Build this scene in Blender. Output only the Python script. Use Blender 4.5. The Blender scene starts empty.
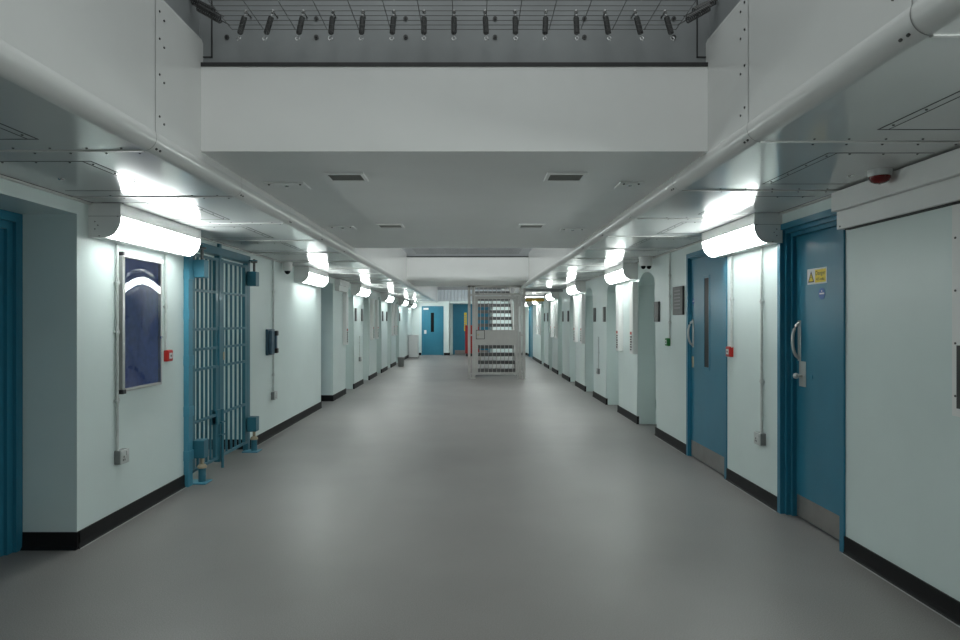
import bpy, bmesh, math, random
from mathutils import Vector, Matrix
random.seed(7)
S = bpy.context.scene
COL = S.collection
PI = math.pi

# ------------------------------------------------------------------ materials
def newmat(name):
    m = bpy.data.materials.new(name); m.use_nodes = True
    nt = m.node_tree
    return m, nt, nt.nodes['Principled BSDF']

def mat(name, col, rough=.5, metal=0., spec=.5, coat=0., vary=0., scale=8., bump=0., bscale=200., emit=None, estr=0.):
    m, nt, b = newmat(name)
    b.inputs['Base Color'].default_value = (*col, 1)
    b.inputs['Roughness'].default_value = rough
    b.inputs['Metallic'].default_value = metal
    b.inputs['Specular IOR Level'].default_value = spec
    b.inputs['Coat Weight'].default_value = coat
    b.inputs['Coat Roughness'].default_value = .08
    if emit:
        b.inputs['Emission Color'].default_value = (*emit, 1)
        b.inputs['Emission Strength'].default_value = estr
    tc = nt.nodes.new('ShaderNodeTexCoord')
    if vary:
        n = nt.nodes.new('ShaderNodeTexNoise'); n.inputs['Scale'].default_value = scale
        n.inputs['Detail'].default_value = 4
        r = nt.nodes.new('ShaderNodeValToRGB')
        r.color_ramp.elements[0].position = .3; r.color_ramp.elements[1].position = .7
        r.color_ramp.elements[0].color = (*[max(0, c * (1 - vary)) for c in col], 1)
        r.color_ramp.elements[1].color = (*[min(1, c * (1 + vary)) for c in col], 1)
        nt.links.new(tc.outputs['Object'], n.inputs['Vector'])
        nt.links.new(n.outputs['Fac'], r.inputs['Fac'])
        nt.links.new(r.outputs['Color'], b.inputs['Base Color'])
    if bump:
        n2 = nt.nodes.new('ShaderNodeTexNoise'); n2.inputs['Scale'].default_value = bscale
        bp = nt.nodes.new('ShaderNodeBump'); bp.inputs['Strength'].default_value = bump
        bp.inputs['Distance'].default_value = .002
        nt.links.new(tc.outputs['Object'], n2.inputs['Vector'])
        nt.links.new(n2.outputs['Fac'], bp.inputs['Height'])
        nt.links.new(bp.outputs['Normal'], b.inputs['Normal'])
    return m

def floor_mat():
    m, nt, b = newmat('grey_vinyl')
    tc = nt.nodes.new('ShaderNodeTexCoord')
    n = nt.nodes.new('ShaderNodeTexNoise'); n.inputs['Scale'].default_value = 1.2; n.inputs['Detail'].default_value = 5
    r = nt.nodes.new('ShaderNodeValToRGB')
    r.color_ramp.elements[0].position = .3; r.color_ramp.elements[0].color = (.200, .191, .185, 1)
    r.color_ramp.elements[1].position = .7; r.color_ramp.elements[1].color = (.228, .218, .211, 1)
    v = nt.nodes.new('ShaderNodeTexNoise'); v.inputs['Scale'].default_value = 170; v.inputs['Detail'].default_value = 2
    r2 = nt.nodes.new('ShaderNodeValToRGB')
    r2.color_ramp.elements[0].position = .36; r2.color_ramp.elements[0].color = (.72, .72, .72, 1)
    r2.color_ramp.elements[1].position = .74; r2.color_ramp.elements[1].color = (1.5, 1.5, 1.5, 1)
    e = r2.color_ramp.elements.new(.5); e.color = (1, 1, 1, 1)
    mx = nt.nodes.new('ShaderNodeMix'); mx.data_type = 'RGBA'; mx.blend_type = 'MULTIPLY'; mx.inputs['Factor'].default_value = .55
    L = nt.links.new
    L(tc.outputs['Object'], n.inputs['Vector']); L(n.outputs['Fac'], r.inputs['Fac'])
    L(tc.outputs['Object'], v.inputs['Vector']); L(v.outputs['Fac'], r2.inputs['Fac'])
    L(r.outputs['Color'], mx.inputs['A']); L(r2.outputs['Color'], mx.inputs['B'])
    L(mx.outputs['Result'], b.inputs['Base Color'])
    b.inputs['Roughness'].default_value = .42
    b.inputs['Specular IOR Level'].default_value = .35
    bp = nt.nodes.new('ShaderNodeBump'); bp.inputs['Strength'].default_value = .12; bp.inputs['Distance'].default_value = .002
    L(v.outputs['Fac'], bp.inputs['Height']); L(bp.outputs['Normal'], b.inputs['Normal'])
    return m

def acrylic_mat():
    m = bpy.data.materials.new('clear_acrylic'); m.use_nodes = True
    nt = m.node_tree; nt.nodes.clear()
    o = nt.nodes.new('ShaderNodeOutputMaterial'); t = nt.nodes.new('ShaderNodeBsdfTransparent')
    g = nt.nodes.new('ShaderNodeBsdfGlossy'); g.inputs['Roughness'].default_value = .03
    f = nt.nodes.new('ShaderNodeFresnel'); f.inputs['IOR'].default_value = 1.65
    mx = nt.nodes.new('ShaderNodeMixShader')
    nt.links.new(f.outputs[0], mx.inputs[0]); nt.links.new(t.outputs[0], mx.inputs[1])
    nt.links.new(g.outputs[0], mx.inputs[2]); nt.links.new(mx.outputs[0], o.inputs['Surface'])
    return m

M = dict(
    wall=mat('mint_wall_paint', (.69, .785, .772), .30, vary=.02, scale=2.5, bump=.15, bscale=60),
    recess=mat('mint_brick_paint', (.66, .765, .75), .38, bump=.5, bscale=14),
    floor=floor_mat(),
    black=mat('black_vinyl_skirting', (.010, .010, .011), .5, spec=.2, vary=.1),
    weld=mat('pale_weld_cord', (.42, .42, .42), .5),
    soffit=mat('grey_white_paint', (.86, .865, .855), .5, vary=.015, scale=3, bump=.08),
    fascia=mat('glossy_white_metal', (.68, .685, .675), .20, vary=.02, scale=2),
    under=mat('glossy_grey_panel', (.62, .635, .63), .12, spec=.28, metal=.0, vary=.03, scale=1.5),
    seam=mat('pale_seam_strip', (.62, .62, .61), .4),
    line=mat('grey_joint_line', (.24, .24, .235), .5),
    gap=mat('dark_gap', (.05, .05, .05), .7),
    screw=mat('screw_head', (.10, .10, .10), .4, metal=.6),
    steel=mat('dark_steel_panel', (.27, .283, .29), .5, metal=.1, vary=.12, scale=2.5),
    darkbar=mat('black_trim_bar', (.03, .03, .032), .5),
    wire=mat('net_wire', (.12, .12, .12), .4, metal=.5),
    spring=mat('spring_steel', (.13, .13, .13), .35, metal=.7),
    bright=mat('bright_zinc', (.6, .6, .6), .25, metal=1.),
    white=mat('white_enamel', (.82, .825, .815), .35, vary=.01),
    whiteb=mat('white_plastic', (.68, .69, .69), .3),
    light=mat('lit_diffuser', (.9, .9, .9), .4, emit=(.93, 1., .97), estr=24.),
    dimlight=mat('lit_batten', (.9, .9, .9), .4, emit=(.95, 1., .98), estr=3.),
    blue=mat('blue_gloss_paint', (.026, .180, .275), .30, spec=.4, coat=.0, vary=.05, scale=4),
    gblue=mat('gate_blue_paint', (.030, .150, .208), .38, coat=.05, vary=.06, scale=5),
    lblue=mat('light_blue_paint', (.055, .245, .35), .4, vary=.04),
    fblue=mat('bright_blue_door_paint', (.03, .20, .30), .3, vary=.03),
    kick=mat('brushed_steel_kick', (.30, .285, .275), .42, metal=.75, vary=.08, scale=6),
    chrome=mat('satin_steel', (.62, .61, .59), .32, metal=.6),
    galv=mat('galvanised_tube', (.56, .59, .58), .4, metal=.25, vary=.08, scale=30),
    greybox=mat('grey_metal_box', (.24, .25, .25), .45, metal=.3),
    red=mat('red_plastic', (.44, .018, .014), .35),
    dred=mat('red_enamel', (.30, .010, .010), .35),
    green=mat('green_plastic', (.015, .19, .04), .35),
    navy=mat('navy_felt', (.10, .17, .48), .8, vary=.15, scale=20),
    alum=mat('aluminium_frame', (.55, .55, .54), .3, metal=.9),
    acrylic=acrylic_mat(),
    dnavy=mat('dark_blue_plastic', (.04, .095, .14), .4),
    dark=mat('dark_plastic', (.02, .02, .022), .35),
    glass=mat('dark_glass', (.008, .011, .013), .35, spec=.12),
    plaque=mat('grey_plaque', (.11, .11, .11), .45, vary=.2, scale=30),
    paper=mat('pale_paper', (.28, .28, .28), .6),
    yellow=mat('yellow_sign', (.80, .60, .02), .45),
    ybeam=mat('yellow_paint', (.40, .25, .02), .5),
    ink=mat('black_ink', (.01, .01, .01), .6),
    rblue=mat('blue_sticker', (.010, .105, .36), .4),
    cage=mat('cage_grey_paint', (.42, .41, .395), .4, vary=.03),
    stair=mat('dark_stair_steel', (.12, .12, .122), .5, vary=.1),
    beige=mat('beige_collar', (.42, .36, .25), .5),
    flute=mat('pale_fluted_metal', (.55, .60, .64), .45),
    vent=mat('vent_grey', (.22, .215, .20), .5),
    bin=mat('grey_bin_plastic', (.20, .205, .20), .45),
    stext=mat('red_print', (.5, .04, .02), .5),
    bbeacon=mat('red_lens', (.16, .006, .006), .2),
    brown=mat('dim_paint', (.35, .36, .35), .5),
)

# ------------------------------------------------------------------ mesh builder
class MB:
    def __init__(s): s.bm = bmesh.new(); s.mi = 0
    def _f(s, vs):
        try:
            f = s.bm.faces.new(vs); f.material_index = s.mi; return f
        except ValueError: return None
    def box(s, x0, x1, y0, y1, z0, z1):
        v = [s.bm.verts.new(p) for p in ((x0,y0,z0),(x1,y0,z0),(x1,y1,z0),(x0,y1,z0),(x0,y0,z1),(x1,y0,z1),(x1,y1,z1),(x0,y1,z1))]
        for q in ((3,2,1,0),(4,5,6,7),(0,1,5,4),(1,2,6,5),(2,3,7,6),(3,0,4,7)): s._f([v[i] for i in q])
        return s
    def bbox(s, x0, x1, y0, y1, z0, z1, r=.004, seg=2):
        t = MB().box(x0,x1,y0,y1,z0,z1)
        bmesh.ops.bevel(t.bm, geom=list(t.bm.edges), offset=r, segments=seg, profile=.5, affect='EDGES')
        s.merge(t); return s
    def merge(s, t):
        mp = {}
        for v in t.bm.verts: mp[v] = s.bm.verts.new(v.co)
        for f in t.bm.faces:
            g = s._f([mp[v] for v in f.verts])
            if g: g.smooth = f.smooth
        t.bm.free(); return s
    def prism(s, prof, axis, a, b, smooth=False, cap=True):
        """prof: 2D points; axis 'y': (x,z) swept over y; 'x': (y,z) swept over x; 'z': (x,y) swept over z"""
        def P(p, t):
            return {'y': (p[0], t, p[1]), 'x': (t, p[0], p[1]), 'z': (p[0], p[1], t)}[axis]
        A = [s.bm.verts.new(P(p, a)) for p in prof]; B = [s.bm.verts.new(P(p, b)) for p in prof]
        n = len(prof)
        for i in range(n):
            f = s._f([A[i], A[(i+1)%n], B[(i+1)%n], B[i]])
            if f and smooth: f.smooth = True
        if cap: s._f(A[::-1]); s._f(B)
        return s
    def strip(s, prof, a, b, smooth=True):
        """open (x,z) profile swept over y"""
        A = [s.bm.verts.new((p[0], a, p[1])) for p in prof]; B = [s.bm.verts.new((p[0], b, p[1])) for p in prof]
        for i in range(len(prof)-1):
            f = s._f([A[i], A[i+1], B[i+1], B[i]]); f.smooth = smooth
        return s
    def tube(s, pts, r, n=10, cap=True):
        pts = [Vector(p) for p in pts]; rings = []
        for i, p in enumerate(pts):
            d = (pts[min(i+1, len(pts)-1)] - pts[max(i-1, 0)]).normalized()
            up = Vector((0,0,1)) if abs(d.z) < .9 else Vector((1,0,0))
            u = d.cross(up).normalized(); w = d.cross(u)
            rr = r[i] if isinstance(r, (list, tuple)) else r
            rings.append([s.bm.verts.new(p + (u*math.cos(2*PI*k/n) + w*math.sin(2*PI*k/n))*rr) for k in range(n)])
        for a, b in zip(rings, rings[1:]):
            for k in range(n):
                f = s._f([a[k], a[(k+1)%n], b[(k+1)%n], b[k]])
                if f: f.smooth = True
        if cap: s._f(rings[0][::-1]); s._f(rings[-1])
        return s
    def lathe(s, c, prof, n=24):
        """prof: (r, z) from one end to the other around the z axis at c"""
        rings = []
        for r, z in prof:
            rings.append([s.bm.verts.new((c[0]+r*math.cos(2*PI*k/n), c[1]+r*math.sin(2*PI*k/n), c[2]+z)) for k in range(n)])
        for a, b in zip(rings, rings[1:]):
            for k in range(n):
                f = s._f([a[k], a[(k+1)%n], b[(k+1)%n], b[k]])
                if f: f.smooth = True
        s._f(rings[0][::-1]); s._f(rings[-1]); return s
    def build(s, name, mats, parent=None, loc=None, crease=.9):
        bmesh.ops.recalc_face_normals(s.bm, faces=s.bm.faces)
        for e in s.bm.edges:
            if len(e.link_faces) == 2 and e.calc_face_angle(0) > crease: e.smooth = False
        me = bpy.data.meshes.new(name); s.bm.to_mesh(me); s.bm.free()
        for m in (mats if isinstance(mats, (list, tuple)) else [mats]): me.materials.append(m)
        o = bpy.data.objects.new(name, me); COL.objects.link(o)
        if parent: o.parent = parent
        if loc: o.location = loc
        return o

def tag(o, label, cat, group=None):
    o['label'] = label; o['category'] = cat
    if group: o['group'] = group
    return o
def thing(name, label, cat, loc=(0,0,0), rz=0., group=None):
    o = bpy.data.objects.new(name, None); COL.objects.link(o)
    o.empty_display_size = .1
    o.location = loc; o.rotation_euler = (0,0,rz)
    return tag(o, label, cat, group)
def struct(o): o['kind'] = 'structure'; return o
def sempty(name, loc=(0,0,0), rz=0.):
    o = bpy.data.objects.new(name, None); COL.objects.link(o); o.empty_display_size = .1
    o.location = loc; o.rotation_euler = (0,0,rz); return struct(o)
def dup(root, loc, rz=None, label=None, group=None):
    r = root.copy(); COL.objects.link(r); r.location = loc
    if rz is not None: r.rotation_euler = (0,0,rz)
    if label: r['label'] = label
    if group: r['group'] = group
    for ch in list(root.children):
        c = ch.copy(); COL.objects.link(c); c.parent = r
        for g in list(ch.children):
            d = g.copy(); COL.objects.link(d); d.parent = c
    return r

# ------------------------------------------------------------------ layout numbers
XL, XR = -2.597, 2.413            # wall faces
CL, CR = 2.30, 2.34               # undersides of the two walkways
FLX, FRX = -1.485, 1.295          # fascia faces towards the open well
Y0, Y1 = -3.0, 28.0
SO = 2.43                         # soffit of the middle slab
TOP = 3.055
LW = lambda d, z, out=0.: (XL + out, d, z)
RW = lambda d, z, out=0.: (XR - out, d, z)

# ------------------------------------------------------------------ floor
struct(MB().box(-6.2, 3.2, Y0-.3, 29.2, -.1, 0).build('floor', M['floor']))

# ------------------------------------------------------------------ side walls with their door openings
def side_wall(name, x, thick, opens, zt):
    prof = [(Y0, zt), (Y0, 0)]
    for (a, b, h, kind) in opens:
        prof += [(a, 0)]
        if kind == 'arch':
            n = 10; rise = .16
            hw = (b-a)/2; R = (hw*hw + rise*rise)/(2*rise); cy = h - R
            a0 = math.asin(hw/R)
            for k in range(n+1):
                t = -a0 + 2*a0*k/n
                prof.append(((a+b)/2 + R*math.sin(t), cy + R*math.cos(t)))
        else:
            prof += [(a, h), (b, h)]
        prof += [(b, 0)]
    prof += [(Y1, 0), (Y1, zt)]
    sgn = -1 if x < 0 else 1
    mb = MB(); mb.prism(prof, 'x', x, x + sgn*thick)
    es = []
    for e in mb.bm.edges:
        if all(abs(v.co.x - x) < 1e-5 for v in e.verts):
            for (a, b, h, kind) in opens:
                if kind == 'arch' and all(a-1e-3 <= v.co.y <= b+1e-3 for v in e.verts) and not all(v.co.z < 1e-4 for v in e.verts):
                    es.append(e)
    if es:
        r = bmesh.ops.bevel(mb.bm, geom=es, offset=.055, segments=4, profile=.5, affect='EDGES', clamp_overlap=True)
        for f in r['faces']: f.smooth = True
    bmesh.ops.triangulate(mb.bm, faces=[f for f in mb.bm.faces if len(f.verts) > 4])
    return struct(mb.build(name, M['wall']))

cellsL = [(13.20,14.10),(15.30,16.20),(17.50,18.40),(19.70,20.60),(21.90,22.80)]
cellsR = [(8.39,9.30),(10.55,11.45),(12.70,13.60),(14.88,15.78),(17.05,17.95),(19.20,20.10),(21.35,22.25)]
opensL = [(3.0,4.21,2.204,'sq'),(5.80,7.50,2.25,'sq'),(11.03,11.97,2.2,'sq')] + [(a,b,2.18,'arch') for a,b in cellsL]
opensR = [(4.13,5.025,2.25,'sq'),(6.04,7.17,2.245,'sq')] + [(a,b,2.18,'arch') for a,b in cellsR] + [(25.3,26.9,2.15,'sq')]
side_wall('wall_left', XL, .40, opensL, 2.6)
side_wall('wall_right', XR, .30, opensR, 2.6)
struct(MB().box(-3.2, 3.0, Y0-.15, Y0, 0, 6).build('wall_back', M['brown']))  # unseen end wall, added to stop world light flooding the corridor
# outer skins closing the recesses
struct(MB().box(XL-.46, XL-.41, Y0, 5.78, 0, 2.6).box(XL-.46, XL-.41, 7.52, Y1, 0, 2.6).build('wall_left_outer', M['recess']))
struct(MB().box(XR+.31, XR+.36, Y0, Y1, 0, 2.6).build('wall_right_outer', M['recess']))
# passage behind the barred gate
struct(MB().box(-6.0, XL-.40, 7.50, 7.6, 0, 2.5).box(-6.0, XL-.40, 5.70, 5.80, 0, 2.5).box(-6.1,-6.0,5.70,7.6,0,2.5).build('wall_passage', M['wall']))
struct(MB().box(-6.0, XL-.40, 5.70, 7.6, 2.3, 2.4).build('ceiling_passage', M['soffit']))

# skirtings
def skirt(name, x, segs, extra=None):
    s = 1 if x < 0 else -1
    mb = MB()
    for a, b in segs:
        mb.mi = 0
        mb.prism([(x-s*.02,0),(x+s*.020,0),(x+s*.020,.003),(x+s*.013,.012),(x+s*.010,.035),(x+s*.010,.112),(x-s*.02,.112)], 'y', a, b)
        mb.mi = 1
        mb.box(min(x+s*.020,x+s*.026), max(x+s*.020,x+s*.026), a, b, 0, .003)
    if extra: extra(mb)
    return struct(mb.build(name, [M['black'], M['weld']]))
def gaps(opens, a=Y0, b=Y1, trim=0.):
    r = []; c = a
    for o in opens: r.append((c, o[0]-trim)); c = o[1]+trim
    r.append((c, b)); return r
def exL(mb):
    mb.mi = 0
    for d, xb in ((4.21, -2.975), (11.97, -2.99)):
        mb.prism([(d+.02,0),(d-.03,0),(d-.012,.02),(d-.008,.112),(d+.02,.112)], 'x', xb, XL+.010)
    mb.prism([(7.52,0),(7.47,0),(7.488,.02),(7.492,.112),(7.52,.112)], 'x', -6.0, XL-.02)
skirt('baseboard_left', XL, gaps(opensL), exL)
skirt('baseboard_right', XR, gaps(opensR))

# ------------------------------------------------------------------ walkways: underside, rounded lip and fascia
def walkway(side):
    s = -1 if side == 'left' else 1
    c, fx, wx = (CL, FLX, XL) if s < 0 else (CR, FRX, XR)
    r = .062; AE = math.radians(115); ec = r*(1-math.cos(math.radians(25)))
    arc = lambda q: [(fx + s*(r-ec) - s*q*math.sin(t*AE/12), c + r - q*math.cos(t*AE/12)) for t in range(13)]
    lip = arc(r)   # from underside to fascia
    # underside and the room's end closing on it
    u = MB()
    u.box(min(wx+s*.3, fx+s*(r-ec)), max(wx+s*.3, fx+s*(r-ec)), Y0, Y1, c, c+.02)
    xi, xo = abs(fx)+r-ec, abs(wx)
    def bx(x0, x1, y0, y1, z0, z1): u.box(min(s*x0,s*x1), max(s*x0,s*x1), y0, y1, z0, z1)
    seams = [1.88 + .008*(s < 0) + 1.115*k for k in range(-3, 24)]
    for k, d in enumerate(seams):
        if d > 27.8: continue
        u.mi = 1; bx(xi, xo, d-.007, d+.007, c-.006, c)
        u.mi = 3; bx(xi, xo, d+.007, d+.010, c-.002, c)
        if d > 14 or d < .5: continue
        u.mi = 2
        for x in (1.60, 1.76, 1.93, 2.10, 2.28):
            for dd in (.045, -.045) if d < 6 else (.045,):
                u.lathe((s*x+(.02 if dd>0 else -.02), d+dd, c), [(.0055,0),(.0055,-.003),(.003,-.005)], 8)
        # flush access hatch in each bay: a gap line round a bolted plate
        u.mi = 3
        h0, h1, x0, x1 = d+.20, d+.93, (1.905 if s < 0 else 1.78), xo-.10
        for (a,b,e,f) in ((x0,x1,h0,h0+.006),(x0,x1,h1-.006,h1),(x0,x0+.006,h0,h1),(x0+.045,x0+.049,h0,h1)): bx(a,b,e,f,c-.0015,c)
        u.mi = 2
        for i in range(4):
            u.lathe((s*(x0+.025), h0+.06+i*.2, c), [(.0055,0),(.0055,-.003),(.003,-.005)], 8)
        for i in range(3):
            u.lathe((s*(x0+.12+i*.17), h0+.022, c), [(.0055,0),(.0055,-.003),(.003,-.005)], 8)
    # wall angle along the top of the wall
    u.mi = 1; bx(xo-.030, xo, Y0, Y1, c-.012, c)
    u.mi = 3; bx(xo-.034, xo-.030, Y0, Y1, c-.002, c)
    struct(u.build('ceiling_'+side, [M['under'], M['seam'], M['screw'], M['gap']]))
    f = MB()
    prof = lip + [(fx, TOP-.02), (fx+s*.008, TOP), (fx+s*.06, TOP), (fx+s*.06, c+.10), (fx+s*(r-ec), c+.10)]
    A = f.prism(prof, 'y', Y0, Y1)
    for fc in f.bm.faces:
        n = fc.calc_center_median()
        if n.z < c + 1.4*r and len(fc.verts) == 4 and abs(n.x-(fx+s*(r-ec))) > 1e-3: fc.smooth = True
    lip2 = arc(r+.0015)
    for d in seams:
        if d > 27.8: continue
        f.mi = 1
        f.strip(lip2 + [(fx-s*.0015, TOP-.02)], d-.0022, d+.0022)
        if d < .5 or d > 7.5: continue
        f.mi = 2
        for z in (c+.16, c+.36, c+.53, c+.66):
            for dd, dz in ((.04,.012), (.085,-.012)) if d < 4 else ((.04,0),):
                p = (fx - s*.002, d+dd, z+dz)
                f.tube([(fx+s*.002, p[1], p[2]), (fx-s*.004, p[1], p[2])], .0055, 8)
        for dd in (.035, .07):
            f.tube([(fx+s*.020, d+dd, c+.024), (fx+s*.009, d+dd, c+.013)], .0055, 8)
    struct(f.build('trim_'+('1' if s < 0 else '2'), [M['fascia'], M['line'], M['screw']], crease=.40))
    # deck above
    struct(MB().box(min(fx+s*.06, s*3.6), max(fx+s*.06, s*3.6), Y0, Y1, TOP-.12, TOP-.02).build('ceiling_deck_'+side, M['steel']))
walkway('left'); walkway('right')

# ------------------------------------------------------------------ middle slab over the corridor, and the far bridge
DB = 3.51
struct(MB().box(FLX, FRX, DB, 8.17, SO, 2.895).build('ceiling_slab', M['soffit']))
br = MB()
r = .11
lip = [(14.60 + r - r*math.sin(t*PI/16), 2.42 + r - r*math.cos(t*PI/16)) for t in range(9)]
br.prism(lip + [(14.60, 2.955), (17.0, 2.955), (17.0, 2.42)], 'x', FLX, FRX)
struct(br.build('ceiling_bridge', M['soffit']))
struct(MB().box(FRX+.09, XR, 16.92, 17.02, 2.275, CR+.01).build('trim_4', M['steel']))
# steel upstands above the slab edges
def upstand(name, y, z0, near):
    mb = MB(); mb.mi = 0
    mb.box(FLX-.02, FRX+.02, y+.03, y+.05, z0, z0+1.0)
    mb.mi = 1
    mb.box(FLX, FRX, y-.004, y+.03, z0, z0+.022)
    if near:
        for sx, s in ((FLX, 1), (FRX, -1)):
            mb.box(min(sx+s*.045,sx+s*.052), max(sx+s*.045,sx+s*.052), y+.026, y+.03, z0+.06, z0+.6)
            mb.box(min(sx,sx+s*.052), max(sx,sx+s*.052), y+.026, y+.03, z0+.06, z0+.067)
        mb.mi = 2
        for i in range(6):
            x = -1.353 + i*.494
            if x > FRX-.05: break
            for z in (z0+.174, z0+.276)[:(1 if i in (0,) else 2)]:
                mb.tube([(x, y+.032, z), (x, y+.024, z)], .013, 12)
                mb.mi = 1; mb.tube([(x, y+.025, z), (x, y+.018, z)], .006, 8); mb.mi = 2
    return struct(mb.build(name, [M['steel'], M['darkbar'], M['screw']]))
upstand('wall_upstand_near', DB, 2.895, True)
upstand('wall_upstand_far', 14.595, 2.955, False)
# side steel posts above the walkway edge at the near slab
struct(MB().box(FLX-.14, FLX-.02, 2.0, 3.54, 3.056, 3.9).box(FRX+.02, FRX+.14, 2.0, 3.54, 3.056, 3.9).build('wall_upstand_side', M['steel']))

# soffit vents and plates
def vent(x, d, label):
    t = thing('ceiling_vent', label, 'vent', (x, d, SO), 0, 'ceiling vents in the middle slab')
    f = MB()
    for a in ((-.125,.125,-.11,-.085),(-.125,.125,.085,.11),(-.125,-.105,-.085,.085),(.105,.125,-.085,.085)): f.box(*a, -.012, 0)
    f.build('frame', M['white'], t)
    MB().box(-.105,.105,-.085,.085,-.002,.001).build('backing', M['gap'], t)
    g = MB()
    for i in range(8): g.box(-.105,.105,-.08+i*.0215,-.07+i*.0215,-.009,-.003)
    g.build('louvre', M['vent'], t)
vent(-.805, 4.11, 'left louvred vent in the nearer pair in the white soffit')
vent(.60, 4.11, 'right louvred vent in the nearer pair in the white soffit')
vent(-.79, 6.23, 'left louvred vent in the farther pair near the slab edge')
vent(.58, 6.23, 'right louvred vent in the farther pair near the slab edge')
def plate(x, d, w, label):
    t = thing('access_plate', label, 'access plate', (x, d, SO), 0, 'access plates in the middle slab')
    MB().bbox(-w/2,w/2,-.10,.10,-.010,0,.003).build('plate', M['white'], t)
    for sx in (-1,1): MB().lathe((sx*(w/2-.03),-.07,-.010), [(.008,0),(.008,-.004),(.004,-.007)], 8).build('screw', M['screw'], t)
    MB().lathe((0,-.02,-.010), [(.016,0),(.014,-.006),(.006,-.008)], 12).build('lock', M['bright'], t)
plate(-1.26, 4.38, .27, 'white bolted access plate beside the left rounded lip, nearer')
plate(1.07, 4.36, .16, 'small white access plate beside the right rounded lip, nearer')
plate(-1.28, 6.35, .24, 'white access plate beside the left rounded lip, farther')
plate(1.02, 6.50, .24, 'white access plate beside the right rounded lip, farther')

# ------------------------------------------------------------------ safety nets with their springs
def net(d0, d1, z, label, step=.05):
    mb = MB()
    n = 15; xa, xb = -1.25, 1.065; w = xb-xa
    for i in range(n):
        x = xa + w*i/(n-1)
        mb.tube([(x, d0, z), (x, d1, z)], .0019, 4, False)
    k = int((d1-d0)/step)
    for i in range(k+1):
        y = d1 - i*step
        mb.tube([(xa, y, z+.002), (xb, y, z+.002)], .0017, 4, False)
    o = mb.build('safety_net', M['wire']); return tag(o, label, 'net', 'safety nets over the open wells')
NZ = 3.02
net(-2.6, 3.34, NZ, 'wire safety net stretched over the nearer open well')
net(8.4, 14.45, NZ, 'wire safety net over the farther open well beyond the soffit', .10)
def make_spring(label, L=.26, r=.0125, turns=14):
    t = thing('tension_spring', label, 'spring')
    pts = []
    for i in range(turns*10+1):
        a = i/10*2*PI
        pts.append((r*math.cos(a), r*math.sin(a), -L*.22 - (L*.5)*i/(turns*10)))
    MB().tube(pts, .0028, 5).build('coil', M['spring'], t)
    h = MB(); h.tube([(0,0,-.012),(0,0,-L*.24)], .0035, 6); h.build('hook_rod', M['bright'], t)
    ring = [(.010*math.sin(a*PI/6), 0, -L*.83 - .012 + .014*math.cos(a*PI/6)) for a in range(13)]
    MB().tube(ring, .0028, 5).build('end_loop', M['bright'], t)
    MB().tube([(0,0,-.008),(0,.07,.03)], .004, 6).build('anchor_bolt', M['spring'], t)
    MB().lathe((0,0,-.018), [(.006,0),(.011,.002),(.011,.012),(.006,.014)], 8).build('eye_nut', M['bright'], t)
    return t
sp0 = make_spring('spring')
px = [246,273,303.5,333,363,394,424,454,485,515,546,576,605,635,665]
words = ['first','second','third','fourth','fifth','sixth','seventh','eighth','ninth','tenth','eleventh','twelfth','thirteenth','fourteenth','fifteenth']
tilt = math.atan2(.11, .20)
for i, p in enumerate(px):
    x = (p-471.7)/640*3.47
    s = sp0 if i == 0 else dup(sp0, (0,0,0))
    s.location = (x, 3.475, 3.185)
    s.rotation_euler = (-tilt, random.uniform(-.05,.05), random.uniform(-.08,.08))
    s['label'] = words[i] + ' steel coil spring from the left holding the net edge to the dark panel'
    s['group'] = 'net tension springs'
# bigger springs pulling the corners of the net
def big_spring(p0, p1, label):
    p0, p1 = Vector(p0), Vector(p1); d = p1-p0; L = d.length
    t = thing('corner_spring', label, 'spring', p0, 0, 'corner net springs')
    q = d.to_track_quat('Z','Y'); n = 12
    pts = [q @ Vector((.017*math.cos(i/10*2*PI), .017*math.sin(i/10*2*PI), L*.12+L*.62*i/(n*10))) for i in range(n*10+1)]
    MB().tube(pts, .0042, 5).build('coil', M['spring'], t)
    MB().tube([(0,0,0), q @ Vector((0,0,L*.13))], .004, 6).build('hook_rod', M['wire'], t)
    MB().tube([q @ Vector((0,0,L*.73)), q @ Vector((0,0,L))], .003, 6).build('end_rod', M['wire'], t)
for s, nm in ((-1,'left'),(1,'right')):
    xe = FLX if s < 0 else FRX
    for j, (dd, w) in enumerate(((3.37,'lower'),(3.42,'upper'))):
        big_spring((xe-s*(.02-.05*j), dd, 3.165+.058*j), (xe-s*(.215-.05*j), dd-.01, 3.053+.07*j), '%s of two thick dark coil springs at the %s corner of the net' % (w, nm))

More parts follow.
